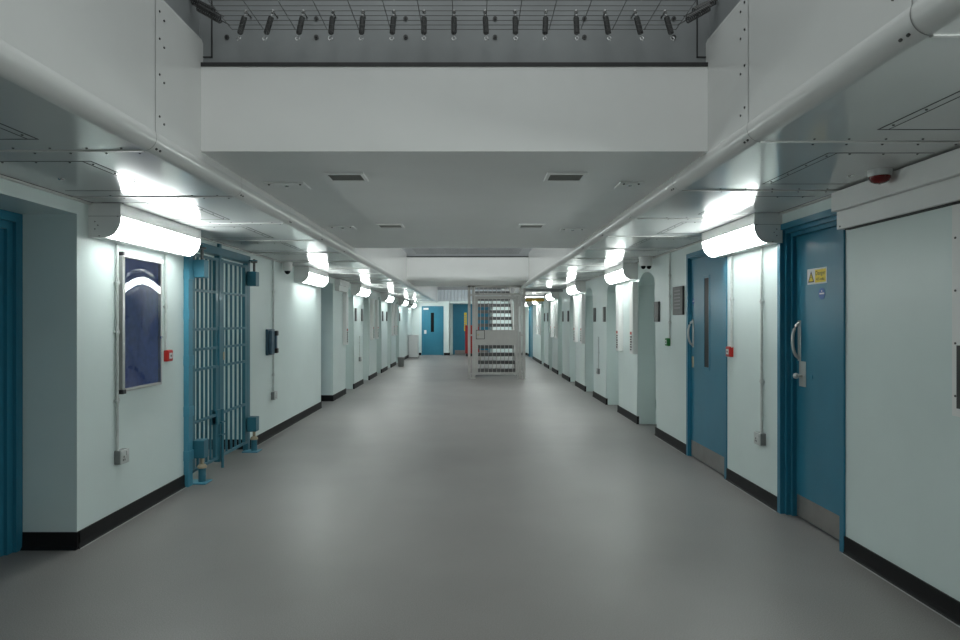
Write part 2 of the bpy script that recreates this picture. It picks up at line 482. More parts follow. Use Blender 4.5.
# ------------------------------------------------------------------ wall lamps
def make_lamp(label, L, screws):
    t = thing('wall_lamp', label, 'wall lamp', (0,0,0), 0, 'curved wall lamps along the corridor')
    h = L/2 - .012
    prof = [(0,0),(.212,0),(.212,-.085),(.200,-.085),(.200,-.02),(.10,-.02),(.10,-.215),(.10,-.228),(0,-.228)]
    MB().prism(prof, 'y', -h, h).build('body', M['white'], t)
    cv = [(.210 - .098*(1-math.cos(k*PI/2/10)), -.087 - .139*math.sin(k*PI/2/10)) for k in range(11)]
    d = MB(); inner = [(x-.006*.7, z+.004) for x, z in cv]
    d.prism(cv + inner[::-1], 'y', -h+.001, h-.001)
    for f in d.bm.faces:
        if len(f.verts) == 4: f.smooth = True
    d.build('diffuser', M['light'], t)
    cap = [(0,.0),(.218,.0),(.218,-.087)] + [(.218 - .106*(1-math.cos(k*PI/2/10)), -.087 - .144*math.sin(k*PI/2/10)) for k in range(1,11)] + [(0,-.231)]
    for s in (-1,1):
        c = MB().prism(cap, 'y', s*h, s*(h+.012)).build('end_cap', M['white'], t)
        if screws:
            MB().box(0,.2185, min(s*(h+.012),s*(h+.0125)), max(s*(h+.012),s*(h+.0125)), -.0885,-.0865).build('joint_line', M['gap'], c)
            for (x,z) in ((.045,-.125),(.065,-.15),(.045,-.175),(.075,-.222),(.20,-.09)):
                MB().tube([(x,s*(h+.011),z),(x,s*(h+.015),z)], .004, 8).build('screw', M['screw'], c)
    return t
left_l = [(4.975,1.28),(10.0,1.28),(14.4,1.28),(18.95,1.28),(23.3,1.28),(26.9,1.1)]
right_l = [(5.54,1.14),(9.93,1.28),(14.2,1.28),(18.35,1.28),(22.6,1.28),(26.6,1.1)]
lampA = make_lamp('curved white wall lamp over the blue noticeboard on the left wall', 1.29, True)
lampA.location = LW(4.98, CL-.002)
lampB = make_lamp('curved white wall lamp between the two blue doors on the right wall', 1.14, True)
lampB.location = RW(5.54, CR-.002); lampB.rotation_euler = (0,0,PI)
lampC = make_lamp('x', 1.28, False)
ordn = ['second','third','fourth','fifth','farthest']
first = True
for side, lst in (('left', left_l[1:]), ('right', right_l[1:])):
    for i, (d, L) in enumerate(lst):
        lab = '%s lit curved white lamp counting from the camera on the %s wall' % (ordn[i], side)
        loc = LW(d, CL-.002) if side == 'left' else RW(d, CR-.002)
        rz = 0 if side == 'left' else PI
        if first: lampC.location = loc; lampC.rotation_euler = (0,0,rz); lampC['label'] = lab; first = False
        else: dup(lampC, loc, rz, lab)
dup(lampC, RW(1.0, CR-.002), PI, 'white wall lamp nearest the camera on the right wall, by the shutter')
# the passage's own lamp on its near wall
pl = dup(lampC, (-5.1, 5.80, 2.28), PI/2, 'curved white lamp inside the side passage behind the barred gate')

# ------------------------------------------------------------------ conduits, sockets and call points
def conduit(side, d, z0, z1, coup, label, zc_clip=()):
    loc = LW(d, z0) if side == 'left' else RW(d, z0)
    t = thing('conduit', label, 'conduit', loc, 0 if side == 'left' else PI, 'galvanised conduits on the walls')
    MB().tube([(.016,0,0),(.016,0,z1-z0)], .0105, 10).build('pipe', M['galv'], t)
    for z in coup:
        MB().tube([(.016,0,z-z0-.018),(.016,0,z-z0+.018)], .0145, 12).bbox(0,.028,-.020,.020,z-z0-.006,z-z0+.006,.002).build('saddle_clip', M['galv'], t)
    return t
def socket(side, d, z, label):
    loc = LW(d, z) if side == 'left' else RW(d, z)
    t = thing('socket_outlet', label, 'socket', loc, 0 if side == 'left' else PI, 'grey metal socket outlets')
    MB().bbox(0,.045,-.055,.055,-.05,.05,.005).build('back_box', M['greybox'], t)
    MB().bbox(.045,.053,-.056,.056,-.051,.051,.003).build('face_plate', M['galv'], t)
    MB().bbox(.053,.060,.012,.034,.008,.038,.002).build('switch', M['whiteb'], t)
    p = MB()
    for (y,z_) in ((-.016,-.0),(-.027,-.022),(-.005,-.022)): p.box(.053,.0545,y-.004,y+.004,z_-.007,z_+.007)
    p.build('pin_hole', M['dark'], t)
def callpoint(side, d, z, label, m='red'):
    loc = LW(d, z) if side == 'left' else RW(d, z)
    t = thing('fire_call_point' if m == 'red' else 'door_release_box', label, 'call point', loc, 0 if side == 'left' else PI)
    MB().bbox(0,.034,-.046,.046,-.048,.048,.006).build('back_box', M[m], t)
    MB().bbox(.034,.040,-.042,.042,-.044,.044,.004).build('front_cover', M[m], t)
    MB().bbox(.040,.042,-.026,.026,-.024,.024,.002).build('press_plate', M['whiteb'], t)
    MB().tube([(.042,0,0),(.044,0,0)], .009, 12).build('centre_dot', M['ink'], t)
conduit('left', 4.66, .555, 2.06, (1.78,1.42,.92), 'galvanised conduit running down to the socket left of the noticeboard')
socket('left', 4.70, .506, 'grey double socket low on the left wall below the noticeboard')
conduit('left', 5.40, 1.255, 2.06, (1.62,), 'galvanised conduit dropping to the red call point right of the noticeboard')
callpoint('left', 5.44, 1.205, 'red fire call point between noticeboard and barred gate on left wall')
conduit('left', 8.33, .575, 2.29, (1.88,.80), 'long galvanised conduit passing behind the dark blue wall phone')
socket('left', 8.33, .53, 'small grey socket low on the left wall under the wall phone')
conduit('right', 5.90, 1.255, 2.11, (1.70,), 'galvanised conduit dropping to the red call point on the right wall')
callpoint('right', 5.94, 1.215, 'red fire call point beside the windowed blue door on right wall')
conduit('right', 5.29, .575, 2.11, (1.66,1.0), 'galvanised conduit running down to the socket between the blue doors')
socket('right', 5.30, .527, 'grey socket low on the right wall between the two blue doors')
conduit('right', 7.75, 1.29, 2.33, (2.05,1.80,1.48), 'slim conduit dropping to the green release box on the right wall')
callpoint('right', 7.82, 1.243, 'green emergency door release box on the right wall', 'green')
socket('right', 12.1, .55, 'small grey socket low on right wall between farther cell doorways')
conduit('right', 12.1, .595, 1.2, (.9,), 'short conduit above a low socket between farther cell doorways on right')
socket('left', 14.75, .62, 'small grey socket low on left wall past the first cell doorway')
conduit('left', 14.75, .67, 1.15, (1.0,), 'short conduit above the low socket past the first left cell doorway')

# ------------------------------------------------------------------ noticeboard
nb = thing('noticeboard', 'tall blue noticeboard under clear cover in aluminium frame', 'noticeboard', LW(5.00, 1.475))
W, H = .31, .50
f = MB()
f.bbox(0,.04,-W,-W+.035,-H,H,.004); f.bbox(0,.03,W-.022,W,-H,H,.004); f.bbox(0,.03,-W+.035,W-.022,-H,-H+.022,.004)
f.build('frame', M['alum'], nb)
MB().bbox(0,.045,-W,W,H-.005,H+.028,.004).build('top_rail', M['whiteb'], nb)
MB().box(.002,.006,-W+.03,W-.02,-H+.02,H).build('felt_panel', M['navy'], nb)
pa = MB(); n1, n2 = 20, 30; grid = []
for j in range(n2+1):
    row = []
    for i in range(n1+1):
        y = -W+.035 + (2*W-.057)*i/n1; z = -H+.022 + (2*H-.03)*j/n2
        u, v = (i/n1-.5)*PI, (j/n2-.5)*PI
        row.append(pa.bm.verts.new((.027 - .0025*math.cos(u) + .023*(z-.25)*math.cos(u), y, z)))
    grid.append(row)
for j in range(n2):
    for i in range(n1):
        q = pa._f([grid[j][i],grid[j][i+1],grid[j+1][i+1],grid[j+1][i]]); q.smooth = True
pa.build('clear_cover', M['acrylic'], nb)
MB().bbox(0,.046,-W-.004,-W+.04,-H-.012,-H+.02,.004).build('corner_cap', M['dark'], nb)
MB().bbox(0,.046,-W-.004,-W+.02,H+.005,H+.034,.004).build('corner_cap', M['dark'], nb)
MB().tube([(.03,W-.03,-.11),(.045,W-.03,-.11)], .011, 12).build('lock', M['bright'], nb)

# ------------------------------------------------------------------ doors
def rebated_frame(side_x, s, a, b, h, layers, m):
    """s: direction from the wall into the room along x. layers: (width, x_out, x_in) measured from wall face into the wall"""
    mb = MB(); o = 0.
    for (w, xo, xi) in layers:
        x0, x1 = sorted((side_x + s*xo, side_x - s*xi))
        mb.box(x0,x1,a+o,a+o+w,0,h-o); mb.box(x0,x1,b-o-w,b-o,0,h-o); mb.box(x0,x1,a+o+w,b-o-w,h-o-w,h-o)
        o += w
    return mb
def pull_handle(root, x, s, y, z0, z1, m='chrome'):
    """bow handle on a backing plate; x face plane, s outward"""
    p = MB(); p.bbox(min(x,x+s*.004),max(x,x+s*.004), y-.022,y+.022,z0-.02,z1+.02,.0015)
    n = 12
    pts = [(x+s*(.004+.05*math.sin(PI*i/n)**.5), y, z0+(z1-z0)*i/n) for i in range(n+1)]
    p.tube(pts, .0115, 8)
    return p.build('pull_handle', M[m], root)
# door_1: narrow service door nearest on the right
d1 = sempty('door_1')
rebated_frame(XR, 1, 0,0,0, [], None)
rebated_frame(XR, -1, 4.13, 5.025, 2.25, [(.045,.014,.06),(.028,-.022,.09),(.028,-.055,.15)], 0).build('door_frame', M['blue'], d1)
lx = XR+.085
leaf = MB().bbox(lx, lx+.045, 4.232, 4.923, .008, 2.148, .003).build('door_leaf', M['blue'], d1)
pull_handle(leaf, lx, -1, 4.875, 1.215, 1.485)
lp = MB().bbox(lx-.005, lx, 4.78, 4.875, 1.005, 1.195, .002)
lp.tube([(lx-.004,4.835,1.085),(lx-.035,4.835,1.085)], .010, 10); lp.lathe((lx-.048,4.835,1.085), [(.004,-.022),(.017,-.016),(.021,0),(.017,.016),(.004,.022)], 12)
lp.build('lock_plate', M['chrome'], leaf)
MB().box(lx-.0025, lx, 4.245, 4.91, .012, .175).build('kick_plate', M['kick'], leaf)
MB().tube([(lx,4.70,1.09),(lx-.004,4.70,1.09)], .016, 16).build('keyhole_cover', M['blue'], leaf)
# door_2: wider door with a vision slot
d2 = sempty('door_2')
rebated_frame(XR, -1, 6.04, 7.17, 2.245, [(.05,.010,.08),(.012,-.012,.12)], 0).build('door_frame', M['blue'], d2)
lx = XR+.025
leaf = MB().bbox(lx, lx+.045, 6.105, 7.105, .008, 2.18, .003).build('door_leaf', M['blue'], d2)
v = MB()
for a in ((6.545,6.575,.99,1.975),(6.70,6.73,.99,1.975),(6.575,6.70,.99,1.02),(6.575,6.70,1.945,1.975)): v.bbox(lx-.005, lx, *a, .002)
v.build('vision_frame', M['blue'], leaf)
MB().box(lx-.002, lx, 6.575,6.70,1.02,1.945).build('vision_glass', M['glass'], leaf)
pull_handle(leaf, lx, -1, 7.045, 1.23, 1.50)
MB().bbox(lx-.004, lx, 7.02, 7.075, .99, 1.11, .001).build('lock_plate', M['beige'], leaf)
MB().box(lx-.0025, lx, 6.115, 7.095, .012, .185).build('kick_plate', M['kick'], leaf)
for z in (1.96, 1.13, .40): MB().bbox(lx-.008, lx, 6.107,6.145, z-.06, z+.06, .002).build('hinge', M['chrome'], leaf)
# signs on the doors
def text_mesh(body, size, mat_, parent, loc, rot, name='lettering'):
    cu = bpy.data.curves.new('t', 'FONT'); cu.body = body; cu.size = size; cu.align_x = 'CENTER'; cu.align_y = 'CENTER'; cu.extrude = .0004
    o = bpy.data.objects.new('t', cu); COL.objects.link(o)
    bpy.context.view_layer.update()
    me = bpy.data.meshes.new_from_object(o.evaluated_get(bpy.context.evaluated_depsgraph_get()))
    bpy.data.objects.remove(o); me.materials.clear(); me.materials.append(mat_); me.name = name
    q = bpy.data.objects.new(name, me); COL.objects.link(q); q.parent = parent; q.location = loc; q.rotation_euler = rot
    return q
ds = thing('warning_sign', 'yellow and white danger sign on the nearest blue door', 'sign', (XR+.085, 4.63, 1.825), PI)
MB().bbox(0,.002,-.13,.13,-.057,.057,.0006).build('plate', M['whiteb'], ds)
MB().box(.002,.0026,-.022,.120,-.047,.047).build('yellow_panel', M['yellow'], ds)
tri = MB(); tri.prism([(-.118,-.042),(-.034,-.042),(-.076,.042)], 'x', .002,.0026); tri.build('triangle_border', M['ink'], ds)
tri = MB(); tri.prism([(-.104,-.034),(-.048,-.034),(-.076,.023)], 'x', .0026,.0030); tri.build('warning_triangle', M['yellow'], ds)
tri = MB(); tri.prism([(-.073,.012),(-.083,-.008),(-.076,-.008),(-.080,-.028),(-.068,-.003),(-.075,-.003)], 'x', .003,.0034); tri.build('lightning_bolt', M['ink'], ds)
text_mesh('Danger', .044, M['ink'], ds, (.0028,.049,.019), (PI/2,0,PI/2))
text_mesh('415 volts', .029, M['ink'], ds, (.0028,.049,-.024), (PI/2,0,PI/2))
def round_sticker(loc, rr, label):
    t = thing('door_sticker', label, 'sticker', loc, PI, 'blue mandatory stickers on doors')
    MB().tube([(0,0,0),(.0015,0,0)], rr, 28).build('disc', M['rblue'], t)
    b = MB(); b.box(.0015,.002,-rr*.72,rr*.72,-.004,.006); b.build('white_line', M['whiteb'], t)
    MB().tube([(.0015,0,rr*.45),(.002,0,rr*.45)], rr*.13, 10).build('white_dot', M['whiteb'], t)
round_sticker((XR+.085, 4.565, 1.695), .042, 'round blue sticker under the danger sign on the nearest door')
round_sticker((XR+.025, 7.04, 1.715), .035, 'small blue sticker above the handle of the windowed blue door')

# left recess doors (the first one shows only its frame)
def recess_door(name, a, b, h, m, x=-2.985):
    t = sempty(name)
    mb = MB(); o = 0.
    for (w, xo, xi) in ((.06,.035,.03),(.05,.012,.03),(.05,-.010,.03)):
        x0, x1 = x-xi, x+xo
        mb.box(x0,x1,a+o,a+o+w,0,h-o); mb.box(x0,x1,b-o-w,b-o,0,h-o); mb.box(x0,x1,a+o+w,b-o-w,h-o-w,h-o); o += w
    mb.build('door_frame', M[m], t)
    lf = MB().bbox(x-.03,x-.014,a+.16,b-.16,.008,h-.16,.003).build('door_leaf', M[m], t)
    MB().box(x-.014,x-.011,a+.17,b-.17,.012,.18).build('kick_plate', M['kick'], lf)
    return t
recess_door('door_3', 3.0, 4.205, 2.2, 'blue')
recess_door('door_4', 11.03, 11.965, 2.2, 'blue')
# cell doors in their arched doorways
def make_cell(name):
    t = sempty(name)
    lf = MB().bbox(-.03,.02,-.45,.45,.01,2.2,.004).build('door_leaf', M['recess'], t)
    MB().bbox(.02,.035,-.07,.07,1.42,1.62,.004).build('observation_flap', M['recess'], lf)
    MB().bbox(.02,.05,.28,.37,.95,1.15,.004).build('lock_case', M['recess'], lf)
    for z in (.3,1.1,1.9): MB().tube([(.03,-.43,z-.06),(.03,-.43,z+.06)], .014, 8).build('hinge', M['recess'], lf)
    return t
cell = make_cell('door_5'); n = 5; fst = True
for side, lst in (('left', cellsL), ('right', cellsR)):
    for a, b in lst:
        loc = (XL-.375, (a+b)/2, 0) if side == 'left' else (XR+.275, (a+b)/2, 0)
        rz = 0 if side == 'left' else PI
        if fst: cell.location = loc; cell.rotation_euler = (0,0,rz); fst = False
        else:
            c = dup(cell, loc, rz); n += 1; c.name = 'door_%d' % n
dR = sempty('door_17')
rebated_frame(XR, -1, 25.3, 26.9, 2.15, [(.06,.012,.08)], 0).build('door_frame', M['fblue'], dR)
MB().bbox(XR+.03, XR+.07, 25.36, 26.84, .01, 2.09, .003).build('door_leaf', M['fblue'], dR)

# ------------------------------------------------------------------ barred double gate on the left
g = thing('barred_gate', 'blue double gate of steel bars across the side passage on the left wall', 'gate', (XL, 5.80, 0))
GX = .015      # gate plane measured from the wall face
o5 = 5.80
# hinge post clad on the wall, light side towards the camera
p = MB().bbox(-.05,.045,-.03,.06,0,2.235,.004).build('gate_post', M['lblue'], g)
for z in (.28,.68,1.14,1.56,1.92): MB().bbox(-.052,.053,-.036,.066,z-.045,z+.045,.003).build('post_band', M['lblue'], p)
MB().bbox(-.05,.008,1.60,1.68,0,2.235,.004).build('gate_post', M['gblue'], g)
MB().bbox(-.05,.04,.06,1.60,2.165,2.245,.004).build('gate_header', M['gblue'], g)
rails = (.11,.55,1.04,1.23,1.42,1.79,2.12)
def gate_leaf(a, b, nb_):
    lf = MB().bbox(-.018,.018,a,a+.085,.09,2.14,.003).bbox(-.018,.018,b-.085,b,.09,2.14,.003).build('gate_leaf', M['gblue'], g)
    for i in range(nb_):
        y = a + .075 + (b-a-.15)*(i+1)/(nb_+1)
        MB().tube([(0,y,.09),(0,y,2.12)], .0125, 10).build('bar', M['gblue'], lf)
    for z in rails: MB().bbox(-.008,.024,a+.02,b-.02,z-.012,z+.012,.002).build('rail', M['gblue'], lf)
    return lf
l1 = gate_leaf(.09, .735, 4)
l2 = gate_leaf(.775, 1.57, 4)
ms = MB().bbox(-.03,.026,.725,.785,.06,2.30,.004).build('meeting_stile', M['gblue'], g)
MB().bbox(-.035,.036,.70,.83,1.04,1.44,.004).build('lock_case', M['gblue'], ms)
MB().bbox(-.035,.036,.65,.75,.45,.60,.004).build('lock_case', M['gblue'], ms)
MB().tube([(.045,.755,.0),(.045,.755,.60)], .015, 10).build('drop_bolt', M['gblue'], ms)
MB().bbox(.02,.062,.71,.80,.33,.345,.002).bbox(.02,.062,.71,.80,.46,.475,.002).build('bolt_guide', M['gblue'], ms)
MB().bbox(.030,.044,.795,.82,1.10,1.18,.002).build('key_plate', M['beige'], ms)
# pivots at floor and head
for y, nm in ((.14,'a'),(1.56,'b')):
    pv = MB().bbox(.03,.135,y-.055,y+.055,.235,.40,.004).bbox(.0,.04,y-.02,y+.02,.26,.38,.003).build('lower_pivot', M['gblue'], g)
    MB().tube([(.095,y,.15),(.095,y,.24)], .016, 10).build('pin', M['beige'], pv)
    MB().lathe((.095,y,.135), [(.02,0),(.042,.004),(.042,.020),(.03,.036),(.02,.040)], 16).build('collar', M['beige'], pv)
    MB().lathe((.095,y,.012), [(.034,0),(.034,.12),(.026,.125)], 16).build('pivot_socket', M['gblue'], pv)
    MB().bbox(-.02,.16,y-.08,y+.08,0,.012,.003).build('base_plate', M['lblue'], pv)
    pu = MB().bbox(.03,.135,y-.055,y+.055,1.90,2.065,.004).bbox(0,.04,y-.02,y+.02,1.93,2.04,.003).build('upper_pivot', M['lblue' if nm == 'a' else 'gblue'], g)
    MB().tube([(.095,y,2.06),(.095,y,2.21)], .014, 10).build('pin', M['spring'], pu)
    MB().lathe((.095,y,2.165), [(.018,0),(.036,.004),(.036,.018),(.018,.024)], 14).build('collar', M['screw'], pu)
    MB().bbox(.0,.13,y-.02,y+.02,2.185,2.20,.002).build('head_bracket', M['gblue'], pu)

# ------------------------------------------------------------------ phone, cameras, beacon
ph = thing('wall_phone', 'dark blue wall telephone with handset on the left wall past the gate', 'telephone', LW(8.2, 1.23))
MB().bbox(0,.03,-.14,.14,-.165,.165,.006).build('back_plate', M['dnavy'], ph)
MB().bbox(.03,.075,-.125,.0,-.15,.15,.012,3).build('body', M['dnavy'], ph)
hs = MB().bbox(.05,.085,.03,.085,-.14,.14,.012,3).build('handset', M['dnavy'], ph)
MB().bbox(.045,.10,.025,.09,.08,.145,.012,3).build('earpiece', M['dark'], hs)
MB().bbox(.045,.10,.025,.09,-.145,-.08,.012,3).build('mouthpiece', M['dark'], hs)
def cctv(loc, rr, label, lens):
    t = thing('security_camera', label, 'security camera', loc)
    MB().lathe((0,0,0), [(rr*1.06,0),(rr*1.06,-.02),(rr,-.022),(rr*.96,-.105),(rr*.90,-.118),(rr*.5,-.12)], 24).build('housing', M['white'], t)
    if lens == 1:
        MB().lathe((0,0,-.118), [(rr*.62,0),(rr*.55,-.02),(rr*.36,-.038),(rr*.1,-.046)], 20).build('dome', M['glass'], t)
    else:
        for sx in (-1,1): MB().lathe((sx*rr*.42,-.02,-.118), [(rr*.36,0),(rr*.34,-.022),(rr*.22,-.036),(rr*.05,-.042)], 16).build('dome', M['glass'], t)
cctv((-2.51, 8.72, CL), .066, 'white dome camera on the left ceiling edge beyond the barred gate', 1)
cctv((2.29, 8.42, CR), .088, 'white twin dome camera on the right ceiling edge above the cell doorway', 2)
cctv((-2.45, 25.9, CL), .09, 'white dome camera on left ceiling edge near the far end', 1)
bc = thing('alarm_beacon', 'white alarm beacon with dark red lens under the right ceiling', 'beacon', (2.27, 3.56, CR))
MB().lathe((0,0,0), [(.060,0),(.060,-.016),(.057,-.034),(.056,-.036)], 28).build('base', M['whiteb'], bc)
MB().lathe((0,0,-.036), [(.054,0),(.053,-.010),(.044,-.028),(.026,-.038),(.008,-.041)], 28).build('lens', M['bbeacon'], bc)
MB().tube([(0,0,-.076),(0,0,-.081)], .006, 8).build('cap_screw', M['bright'], bc)
for (x, d, c, lab) in ((2.19, 3.70, CR, 'small chrome ceiling button beside the red beacon'), (-2.31, 3.60, CL, 'small chrome ceiling button near the left recess')):
    tag(MB().lathe((0,0,0), [(.018,0),(.017,-.004),(.010,-.009),(.003,-.010)], 16).build('sensor_button', M['bright'], None, (x,d,c)), lab, 'sensor', 'ceiling sensor buttons')

# ------------------------------------------------------------------ shutter housing and hatch frame, right foreground
sh = thing('shutter_housing', 'white boxed shutter housing high on the right wall beside the nearest door', 'shutter housing', (XR, 3.0, 2.0), PI)
# local y = 3.0 - world
def ly(a): return 3.0 - a
MB().bbox(0,.083, ly(4.15), ly(1.6), .205, .328, .004).build('upper_box', M['white'], sh)
lo = MB().bbox(0,.053, ly(4.14), ly(1.6), .088, .203, .004).build('lower_box', M['white'], sh)
MB().tube([(.052,ly(4.10),.105),(.056,ly(4.10),.105)], .006, 8).build('screw', M['screw'], lo)
MB().box(.001,.03, ly(4.09), ly(1.6), .081, .088).build('shutter_shadow', M['gap'], sh)  # dark strip standing in for the shadow line under the lower box
hf = thing('hatch_frame', 'white screwed frame strip of the serving hatch at the right picture edge', 'frame', (XR, 3.0, 1.03), PI)
fr = MB().bbox(0,.028, ly(3.18), ly(2.98), 0, 1.045, .003).build('strip', M['white'], hf)
for z in (.10,.36,.62,.88): MB().tube([(.027,ly(3.155),z),(.031,ly(3.155),z)], .006, 8).build('screw', M['screw'], fr)
MB().box(.0282,.0295, ly(3.147), ly(3.05), .04, .35).build('slot', M['gap'], fr)

# ------------------------------------------------------------------ plaques, boards and narrow cabinets on the walls
def plaque(side, d, z, w, h, label, lines):
    loc = LW(d, z) if side == 'left' else RW(d, z)
    t = thing('wall_plaque', label, 'plaque', loc, 0 if side == 'left' else PI, 'dark plaques beside the cell doorways')
    MB().bbox(0,.022,-w/2,w/2,-h/2,h/2,.004).build('backing', M['dark'], t)
    MB().box(.022,.0235,-w/2+.025,w/2-.012,-h/2+.012,h/2-.012).build('face', M['plaque'], t)
    if lines:
        for i in range(lines): MB().box(.0235,.0245,-w*.3,w*.28,h*.36-i*h*.72/lines-.012,h*.36-i*h*.72/lines+.004).build('text_line', M['paper'], t)
    return t
plaque('right', 7.44, 1.735, .36, .33, 'large dark notice plaque left of the windowed blue door', 6)
plaque('right', 8.30, 1.62, .20, .26, 'small black framed plaque at the near side of the first right cell doorway', 0)
for d, w in ((11.60,'near edge of the wall past the second right cell doorway'),(12.52,'wall just before the third right cell doorway'),
             (15.95,'wall just past the fourth right cell doorway'),(16.88,'wall just before the fifth right cell doorway'),
             (20.25,'wall just past the sixth right cell doorway'),(21.15,'wall just before the last right cell doorway')):
    plaque('right', d, 1.62, .16, .27, 'dark grey plaque on the ' + w, 0)
for d, w in ((14.28,'wall just past the first left cell doorway'),(15.12,'wall just before the second left cell doorway'),
             (18.62,'wall just past the third left cell doorway'),(19.5,'wall just before the fourth left cell doorway'),
             (23.0,'wall just past the last left cell doorway')):
    plaque('left', d, 1.64, .18, .29, 'dark grey plaque on the ' + w, 0)
def make_cab(label):
    t = thing('card_cabinet', label, 'cabinet', (0,0,0), 0, 'narrow white card cabinets under the lamps')
    MB().bbox(0,.065,-.095,.095,0,1.05,.006).build('body', M['white'], t)
    df = MB().bbox(.065,.077,-.095,.095,0,1.05,.003).build('door', M['white'], t)
    st = MB().box(.077,.0785,-.075,.06,.03,.33).build('label_strip', M['whiteb'], t)
    MB().box(.0785,.0792,-.06,.04,.28,.32).build('red_mark', M['stext'], st)
    for i in range(6): MB().box(.0785,.0792,-.055,.03+.015*(i%2),.05+i*.037,.073+i*.037).build('black_mark', M['ink'], st)
    return t
cab = make_cab('x'); fst = True
for side, d, w in (('right', 9.38,'just past the first right cell doorway'),('right',10.28,'just before the second right cell doorway'),
                   ('right',13.69,'just past the third right cell doorway'),('right',14.60,'just before the fourth right cell doorway'),
                   ('right',18.06,'just past the fifth right cell doorway'),('right',18.95,'just before the sixth right cell doorway'),
                   ('right',22.36,'just past the last right cell doorway'),('right',23.2,'under the fifth right lamp at the far end'),
                   ('left',12.98,'just before the first left cell doorway'),('left',16.45,'just past the second left cell doorway'),('left',17.25,'just before the third left cell doorway'),
                   ('left',20.85,'just past the fourth left cell doorway'),('left',21.65,'just before the last left cell doorway')):
    lab = 'narrow white card cabinet on the wall ' + w
    loc = (XL, d, 1.02) if side == 'left' else (XR, d, 1.02)
    rz = 0 if side == 'left' else PI
    if fst: cab.location = loc; cab.rotation_euler = (0,0,rz); cab['label'] = lab; fst = False
    else: dup(cab, loc, rz, lab)
sb = thing('shutter_box', 'white box high on the left wall past the second recessed doorway', 'shutter box', LW(12.58, 2.076))
MB().bbox(0,.11,-.45,.45,.103,.215,.004).build('upper_box', M['white'], sb)
MB().bbox(0,.085,-.45,.45,0,.101,.004).build('lower_box', M['white'], sb)

# ------------------------------------------------------------------ far end
fw = MB()
def fbox(x0,x1,z0,z1,y0=Y1,y1=Y1+.15): fw.box(x0,x1,y0,y1,z0,z1)
fbox(-3.0,-2.19,0,2.37); fbox(-2.19,-1.23,2.15,2.37); fbox(-1.23,-.95,0,2.37); fbox(-.95,.85,2.28,2.37); fbox(.85,3.0,0,2.37)
fw.box(-.98,-.95,Y1,Y1+.65,0,2.4); fw.box(.85,.88,Y1,Y1+.65,0,2.4); fw.box(-.95,.85,Y1+.55,Y1+.65,0,2.4); fw.box(-.95,.85,Y1+.15,Y1+.65,2.28,2.4)
struct(fw.build('wall_far', M['wall']))
struct(MB().box(-2.6,-2.2,Y1-.012,Y1,0,.11).box(-1.22,-.95,Y1-.012,Y1,0,.11).box(.85,2.41,Y1-.012,Y1,0,.11).build('baseboard_far', M['black']))
fl = MB(); prof = []
nfl = 34
for i in range(nfl):
    x = -2.6 + 5.1*i/nfl; w = 5.1/nfl
    prof += [(x, Y1-.02),(x+w*.35,Y1-.02),(x+w*.45,Y1-.06),(x+w*.9,Y1-.06)]
prof += [(2.5,Y1-.02),(2.5,Y1+.05),(-2.6,Y1+.05)]
fl.prism(prof, 'z', 2.38, 2.86)
struct(fl.build('trim_3', M['flute']))
struct(MB().box(-3.6,3.6,Y1+.1,Y1+.2,2.38,6).build('wall_far_upper', M['steel']))
f1 = sempty('door_18', (-1.71, Y1, 0))
mb = MB()
for a in ((-.48,-.42,0,2.15),(.42,.48,0,2.15),(-.42,.42,2.09,2.15)): mb.box(a[0],a[1],-.02,.05,a[2],a[3])
mb.build('door_frame', M['fblue'], f1)
lf = MB().bbox(-.42,.42,.0,.04,.01,2.09,.003).build('door_leaf', M['fblue'], f1)
MB().box(-.08,.06,-.004,.0,1.02,1.86).build('vision_glass', M['glass'], lf)
MB().bbox(-.37,-.27,-.02,0,.94,1.10,.004).build('lock_plate', M['whiteb'], lf)
tag(MB().box(-.11,.11,-.006,0,-.04,.04).build('door_number_sign', M['whiteb'], None, (-2.0, Y1-.001, 2.03)), 'small white plate at the top of the far left blue door', 'sign')
f2 = sempty('door_19', (0, Y1+.55, 0))
mb = MB()
for a in ((-.84,-.78,0,2.25),(.74,.80,0,2.25),(-.78,.74,2.19,2.25)): mb.box(a[0],a[1],-.03,.0,a[2],a[3])
mb.build('door_frame', M['blue'], f2)
for a, b in ((-.78,-.02),(-.02,.74)):
    lf = MB().bbox(a,b,-.02,.0,.01,2.19,.003).build('door_leaf', M['blue'], f2)
    MB().box(a+.03,b-.03,-.024,-.02,.015,.20).build('kick_plate', M['kick'], lf)
yn = thing('door_notice', 'narrow yellow notice on the recessed blue double door at the far end', 'notice', (-.28, Y1+.53, 1.45))
MB().box(-.055,.055,-.006,0,-.40,.42).build('sheet', M['yellow'], yn)
for i in range(7): MB().box(-.04,.035,-.0075,-.006,-.33+i*.1,-.29+i*.1).build('text_line', M['paper'], yn)
rd = thing('fire_point_cabinet', 'red fire point cabinet standing at the far end beside the stair cage', 'cabinet', (.02, 27.3, 0))
MB().bbox(-.30,.30,-.15,.15,.12,1.32,.02).build('body', M['dred'], rd)
MB().bbox(-.27,.27,-.165,-.15,.16,1.28,.006).build('door', M['dred'], rd)
MB().bbox(-.26,.26,-.12,.12,0,.12,.01).build('plinth', M['dark'], rd)
fc = thing('floor_cabinet', 'white cabinet standing against the left wall at the far end', 'cabinet', (-2.38, 26.2, 0))
MB().bbox(-.18,.18,-.25,.25,.02,.90,.01).build('body', M['whiteb'], fc)
MB().bbox(-.20,.20,-.27,.27,.90,.93,.006).build('top', M['whiteb'], fc)
MB().box(-.16,.16,-.23,.23,0,.02).build('plinth', M['dark'], fc)
MB().bbox(.18,.195,-.23,.23,.05,.87,.004).build('door', M['whiteb'], fc)
bn = thing('waste_bin', 'small grey tapered waste bin against the left wall far down the corridor', 'bin', (-2.33, 21.1, 0))
